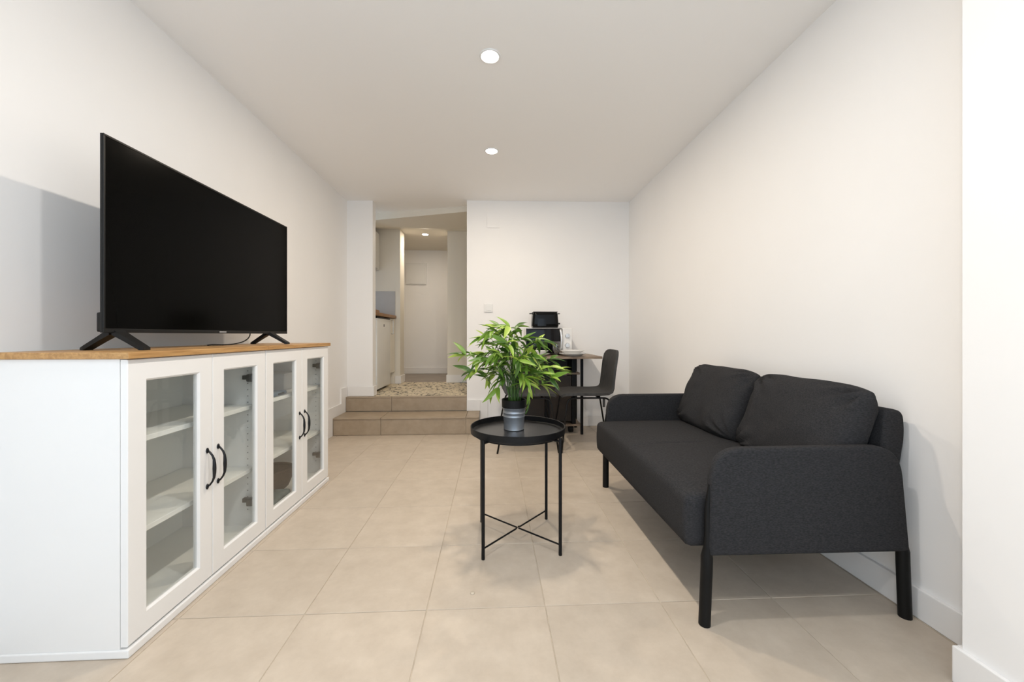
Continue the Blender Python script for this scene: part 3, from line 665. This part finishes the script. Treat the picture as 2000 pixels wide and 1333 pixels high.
# ================================================================== DINING CHAIRS
def chair(name, label, loc, rz, with_strip):
    t = thing(name, label, 'chair', loc, rz, group='dark shell chairs at the dining table')
    prof = [(0.228, 0.452), (0.218, 0.463), (0.19, 0.470), (0.10, 0.468), (0.0, 0.463), (-0.10, 0.462), (-0.165, 0.468), (-0.200, 0.486), (-0.220, 0.520), (-0.232, 0.58), (-0.245, 0.66), (-0.258, 0.74), (-0.268, 0.80), (-0.272, 0.826), (-0.2735, 0.838), (-0.274, 0.842)]
    hw = [0.165, 0.185, 0.200, 0.210, 0.213, 0.210, 0.205, 0.198, 0.190, 0.185, 0.186, 0.188, 0.178, 0.150, 0.115, 0.07]
    fwd = [0, 0, 0, 0, 0, 0, 0.0, .004, .012, .018, .022, .024, .022, .016, .01, .004]
    up = [0, 0, .003, .010, .014, .014, .012, .008, .002, 0, 0, 0, 0, 0, 0, 0]
    n = 12; bm = bmesh.new(); top = []; bot = []
    for i, (x, z) in enumerate(prof):
        a = prof[max(i - 1, 0)]; b = prof[min(i + 1, len(prof) - 1)]
        tx, tz = b[0] - a[0], b[1] - a[1]; l = math.hypot(tx, tz); nx, nz = tz / l, -tx / l       # normal away from the sitter's side is (-)
        r1, r2 = [], []
        for j in range(n + 1):
            s = 2 * j / n - 1; y = hw[i] * s
            p = Vector((x + fwd[i] * s * s, y, z + up[i] * s ** 4))
            r1.append(bm.verts.new(p + Vector((nx, 0, nz)) * 0.011)); r2.append(bm.verts.new(p - Vector((nx, 0, nz)) * 0.011))
        top.append(r1); bot.append(r2)
    m = len(prof)
    for i in range(m - 1):
        for j in range(n):
            bm.faces.new((top[i][j], top[i][j + 1], top[i + 1][j + 1], top[i + 1][j])); bm.faces.new((bot[i][j], bot[i + 1][j], bot[i + 1][j + 1], bot[i][j + 1]))
        for j in (0, n): bm.faces.new((top[i][j], top[i + 1][j], bot[i + 1][j], bot[i][j]))
    for i in (0, m - 1):
        for j in range(n): bm.faces.new((top[i][j], bot[i][j], bot[i][j + 1], top[i][j + 1]))
    obj('shell', bm, 'chair', t, smooth=True, local=True)
    for sy in (1, -1):
        fr = arc_pts([(0.235, sy * 0.225, 0.0005), (0.175, sy * 0.170, 0.441), (0.0, sy * 0.165, 0.441)], 0.06, 6)
        re = arc_pts([(-0.270, sy * 0.225, 0.0005), (-0.185, sy * 0.170, 0.441), (0.0, sy * 0.165, 0.441)], 0.06, 6)
        obj('leg', tube(bmesh.new(), fr, 0.0078, 10), 'chairleg', t, smooth='all', local=True)
        obj('leg', tube(bmesh.new(), re, 0.0078, 10), 'chairleg', t, smooth='all', local=True)
    for x in (0.11, -0.10):
        obj('cross_bar', tube(bmesh.new(), [(x, -0.166, 0.441), (x, 0.166, 0.441)], 0.0078, 8), 'chairleg', t, smooth='all', local=True)
    if with_strip:
        bm = B(-0.150, -0.128, 0.150, 0.1515, 0.36, 0.437); obj('hanging_strip', bm, 'hinge', t, local=True)  # thin grey strip hanging below one side of the seat
    return t
chair('dining_chair', 'dark grey shell chair with its back towards the right wall', (0.802, 3.40, 0), PI, True)
chair('dining_chair', 'dark grey shell chair half hidden behind the plant', (0.309, 3.40, 0), 0, False)

# ================================================================== DINING TABLE
dt = thing('dining_table', 'rustic wooden dining table with black base shelves against the end wall', 'dining table', (0.56, 3.80, 0))
TOPZ = 0.772
obj('table_top', B(0.10, 1.018, 3.56, 4.092, TOPZ - 0.022, TOPZ, bev=0.002), 'tabletop', dt)
for x in (0.872,):
    for y in (3.765, 4.055): obj('leg', B(x - 0.0125, x + 0.0125, y - 0.0125, y + 0.0125, 0.0005, TOPZ - 0.0222, bev=0.0015, seg=1), 'darkmetal', dt)
for x in (0.213,):
    for y in (3.765, 4.055): obj('leg', B(x - 0.0125, x + 0.0125, y - 0.0125, y + 0.0125, 0.0005, TOPZ - 0.0222, bev=0.0015, seg=1), 'darkmetal', dt)
obj('shelf', B(0.226, 0.859, 3.79, 4.06, 0.582, 0.600, bev=0.0015, seg=1), 'tabletop', dt)
obj('base_board', B(0.226, 0.872, 3.78, 4.07, 0.075, 0.095, bev=0.0015, seg=1), 'tabletop', dt)
for x in (0.262, 0.536, 0.800): obj('upright', B(x - 0.02, x + 0.02, 3.80, 4.05, 0.0952, 0.5815, bev=0.001, seg=1), 'darkmetal', dt)
for x in (0.262, 0.800): obj('upright', B(x - 0.02, x + 0.02, 3.80, 4.05, 0.6002, TOPZ - 0.0222, bev=0.001, seg=1), 'darkmetal', dt)
obj('back_panel', B(0.282, 0.780, 4.03, 4.045, 0.6002, TOPZ - 0.0222), 'darkwood', dt)
for x0, x1 in ((0.284, 0.513), (0.559, 0.778)):
    d = obj('front_panel', B(x0, x1, 3.812, 3.828, 0.12, 0.570, bev=0.002), 'darkwood', dt)
for x in (0.29, 0.78): obj('caster', tube(bmesh.new(), [(x - 0.02, 3.86, 0.0375), (x + 0.02, 3.86, 0.0375)], 0.0372, 16), 'darkmetal', dt, smooth=True)
# things on it
mw = thing('microwave', 'white microwave with black glass door on the dining table', 'microwave', (0.56, 3.92, TOPZ))
mx0, mx1, my0, my1, mz0, mz1 = 0.327, 0.782, 3.80, 4.085, TOPZ + 0.012, 1.040
obj('housing', B(mx0, mx1, my0 + 0.012, my1, mz0, mz1, bev=0.006), 'mwwhite', mw, smooth=True)
d = obj('door', B(mx0 + 0.002, mx0 + 0.358, my0, my0 + 0.0118, mz0 + 0.004, mz1 - 0.004, bev=0.004), 'mwblack', mw, smooth=True)
hd = [(mx0 + 0.340, my0 - 0.002, mz1 - 0.012), (mx0 + 0.346, my0 - 0.012, mz1 - 0.06), (mx0 + 0.350, my0 - 0.020, (mz0 + mz1) / 2), (mx0 + 0.346, my0 - 0.012, mz0 + 0.06), (mx0 + 0.340, my0 - 0.002, mz0 + 0.012)]
obj('handle', tube(bmesh.new(), arc_pts(hd, 0.05, 4), 0.0125, 12, ry=0.010), 'steel', d, smooth='all')
cp = obj('control_panel', B(mx0 + 0.362, mx1 - 0.002, my0, my0 + 0.0118, mz0 + 0.004, mz1 - 0.004, bev=0.003), 'mwwhite', mw)
for z in (mz0 + 0.085, mz0 + 0.180):
    bm = bmesh.new()
    rings(bm, [[Vector((mx0 + 0.410 + r * math.cos(q), my0 - h, z + r * math.sin(q))) for q in [2 * PI * j / 24 for j in range(24)]] for r, h in ((0.025, 0.0003), (0.024, 0.010), (0.021, 0.013))])
    box(bm, mx0 + 0.407, mx0 + 0.413, my0 - 0.020, my0 - 0.012, z - 0.02, z + 0.02, bev=0.002)
    obj('knob', bm, 'steel', cp, smooth=True)
for x in (mx0 + 0.04, mx1 - 0.04):
    for y in (my0 + 0.05, my1 - 0.04): obj('foot', lathe(bmesh.new(), [(0.014, TOPZ + 0.0004), (0.012, TOPZ + 0.0119)], 12, (x, y, 0)), 'darkmetal', mw)
ts = thing('toaster', 'glossy black toaster standing on the microwave', 'toaster', (0.53, 3.93, 1.0402))
tc_ = Vector((0.527, 3.93, 1.0402))
bm = rbox(0.130, 0.085, 0.080, 0.028, 14, 10, 8)
for v in bm.verts: v.co.x *= 1 + 0.05 * (-v.co.z / 0.08); v.co.z += 0.084
bmesh.ops.translate(bm, verts=bm.verts[:], vec=tc_); obj('body', bm, 'toaster', ts, smooth='all')
obj('base', B(tc_.x - 0.125, tc_.x + 0.125, 3.855, 4.005, 1.0405, 1.050, bev=0.003), 'tvplastic', ts)
obj('rim', B(tc_.x - 0.122, tc_.x + 0.122, 3.853, 4.007, 1.196, 1.2045, bev=0.003), 'tvplastic', ts)
for s in (1, -1): obj('rack_lug', B(tc_.x + s * 0.137 - 0.017, tc_.x + s * 0.137 + 0.017, 3.90, 3.96, 1.184, 1.191, bev=0.002), 'tvplastic', ts)
obj('slot', B(tc_.x - 0.10, tc_.x + 0.10, 3.90, 3.925, 1.2046, 1.2056), 'darkmetal', ts); obj('slot', B(tc_.x - 0.10, tc_.x + 0.10, 3.945, 3.97, 1.2046, 1.2056), 'darkmetal', ts)
obj('lever', B(tc_.x + 0.134, tc_.x + 0.158, 3.915, 3.945, 1.078, 1.094, bev=0.005), 'tvplastic', ts)
obj('window', B(tc_.x - 0.080, tc_.x + 0.005, 3.8435, 3.8447, 1.060, 1.135, bev=0.0004, seg=1), 'mwblack', ts)
def plate(name, label, x, y, z, r, h):
    bm = lathe(bmesh.new(), [(r * 0.55, 0.0), (r * 0.60, 0.0008), (r * 0.80, h * 0.55), (r, h), (r * 1.0, h + 0.003), (r * 0.97, h + 0.003), (r * 0.78, h * 0.62), (r * 0.58, 0.005), (0.001, 0.005)], 40, (x, y, z))
    single(name, bm, 'porcelain', label, 'plate', (x, y, z), 'white plates on the dining table')
plate('plate', 'white dinner plate right of the glass, lower one', 0.757, 3.652, TOPZ + 0.0004, 0.128, 0.024)
plate('plate', 'white deep plate stacked on the dinner plate beside the glass', 0.752, 3.652, TOPZ + 0.0185, 0.114, 0.034)
plate('plate', 'white plate left of the glass behind the leaves', 0.430, 3.668, TOPZ + 0.0004, 0.110, 0.022)
plate('plate', 'white deep plate stacked left of the glass', 0.430, 3.668, TOPZ + 0.0175, 0.098, 0.032)
gx = pix_at_y(1087, 690, 3.64).x
g = thing('drinking_glass', 'clear footed drinking glass between the plates', 'glass', (gx, 3.64, TOPZ))
obj('bowl', lathe(bmesh.new(), [(0.008, 0.022), (0.020, 0.032), (0.034, 0.058), (0.040, 0.090), (0.041, 0.138), (0.0392, 0.138), (0.038, 0.090), (0.032, 0.060), (0.018, 0.036), (0.001, 0.030)], 28, (gx, 3.64, TOPZ), cap=False), 'wineglass', g, smooth='all')
obj('foot', lathe(bmesh.new(), [(0.033, 0.0006), (0.033, 0.003), (0.012, 0.008), (0.007, 0.014), (0.0075, 0.0218)], 28, (gx, 3.64, TOPZ)), 'wineglass', g, smooth=True)

# ================================================================== WALL FITTINGS
def plate_at(name, label, cat, u0, u1, v0, v1, y, th, m):
    a, b = pix_at_y(u0, v1, y), pix_at_y(u1, v0, y)
    t = thing(name, label, cat, ((a.x + b.x) / 2, y, a.z))
    obj('cover_plate', B(a.x, b.x, y - th, y - 0.0005, a.z, b.z, bev=min(0.003, th * .4)), m, t)
    return t, a, b
t, a, b = plate_at('light_switch', 'white switch plate on the end wall above the plant', 'switch', 945.5, 962.5, 594, 610, 4.138, 0.010, 'plastic')
obj('rocker', B(a.x + 0.018, b.x - 0.018, 4.138 - 0.0135, 4.138 - 0.0101, a.z + 0.018, b.z - 0.018, bev=0.001, seg=1), 'plastic', t)
t, a, b = plate_at('junction_cover', 'blank square cover painted into the end wall near the ceiling', 'cover plate', 951, 976, 417, 445, 4.137, 0.004, 'wall')
t, a, b = plate_at('fuse_box', 'flat white fuse box on the hall end wall', 'fuse box', 793, 833, 515, 556, 6.618, 0.03, 'plastic')
obj('door', B(a.x + 0.012, b.x - 0.012, 6.618 - 0.036, 6.618 - 0.0301, a.z + 0.012, b.z - 0.012, bev=0.002), 'plastic', t)
single('floor_bumper', lathe(bmesh.new(), [(0.0085, 0.0003), (0.0085, 0.003), (0.005, 0.0055), (0.001, 0.006)], 20, (-0.075, 1.466, 0)), 'grout', 'tiny clear round stopper on the floor tiles', 'stopper', (-0.075, 1.466, 0))

# ================================================================== KITCHEN
XK = -1.302
fr = thing('fridge', 'white undercounter fridge at the top of the steps', 'fridge', (-1.58, 4.75, ZU))
obj('body', B(-1.88, XK - 0.045, 4.475, 5.025, ZU + 0.02, 1.185, bev=0.004), 'applewhite', fr)
d = obj('door', B(XK - 0.043, XK, 4.472, 5.028, ZU + 0.03, 1.165, bev=0.006), 'applewhite', fr, smooth=True)
obj('handle_recess', B(XK - 0.043, XK - 0.003, 4.474, 5.026, 1.167, 1.180), 'darkmetal', fr)
obj('badge', B(XK, XK + 0.001, 4.73, 4.76, 1.07, 1.10, bev=0.0003, seg=1), 'darkmetal', d)
obj('foot', B(-1.80, XK - 0.05, 4.49, 5.01, ZU + 0.0005, ZU + 0.0198), 'darkmetal', fr)
kc = thing('kitchen_unit', 'narrow cream kitchen base cabinet between fridge and partition', 'cabinet', (-1.58, 5.15, ZU))
obj('carcass', B(-1.88, XK - 0.02, 5.034, 5.262, ZU + 0.165, 1.185), 'kitwhite', kc)
d = obj('door', B(XK - 0.0195, XK, 5.036, 5.260, ZU + 0.165, 1.183, bev=0.002), 'kitwhite', kc)
bm = tube(bmesh.new(), arc_pts([(XK, 5.075, 1.155), (XK + 0.026, 5.075, 1.155), (XK + 0.026, 5.075, 0.985), (XK, 5.075, 0.985)], 0.006, 3), 0.005, 8)
obj('handle', bm, 'steel', d, smooth='all')
obj('plinth', B(-1.80, XK - 0.055, 5.034, 5.262, ZU + 0.0005, ZU + 0.1645), 'kitwhite', kc)
single('worktop', B(-1.918, XK + 0.018, 4.335, 5.278, 1.190, 1.228, bev=0.003), 'counter', 'brown wooden worktop over fridge and base cabinet', 'worktop', (-1.6, 4.8, 1.190))
cr_ = thing('wooden_tray', 'small wooden box tray on the kitchen worktop', 'tray', (-1.50, 4.86, 1.2283))
obj('base', B(-1.60, -1.425, 4.74, 4.99, 1.2285, 1.238), 'counter', cr_)
for b_ in ((-1.60, -1.588, 4.74, 4.99), (-1.437, -1.425, 4.74, 4.99), (-1.588, -1.437, 4.74, 4.752), (-1.588, -1.437, 4.978, 4.99)):
    obj('side', B(*b_, 1.2382, 1.283, bev=0.001, seg=1), 'counter', cr_)
wc = thing('wall_cabinet', 'white kitchen wall cabinet above the worktop', 'cabinet', (-1.7, 4.95, 1.825))
obj('carcass', B(-1.915, -1.522, 4.60, 5.262, 1.826, 2.312), 'applewhite', wc)
for y0, y1 in ((4.602, 4.929), (4.933, 5.260)):
    d = obj('door', B(-1.521, -1.502, y0, y1, 1.826, 2.312, bev=0.002), 'applewhite', wc)
    obj('grip', B(-1.502, -1.490, y0 + 0.1, y1 - 0.1, 1.832, 1.840, bev=0.002, seg=1), 'steel', d)
sp = struct('trim_1', B(-1.918, -1.300, 5.270, 5.2795, 1.2285, 1.555), 'splash', 'grey backsplash panel above the worktop', 'backsplash')
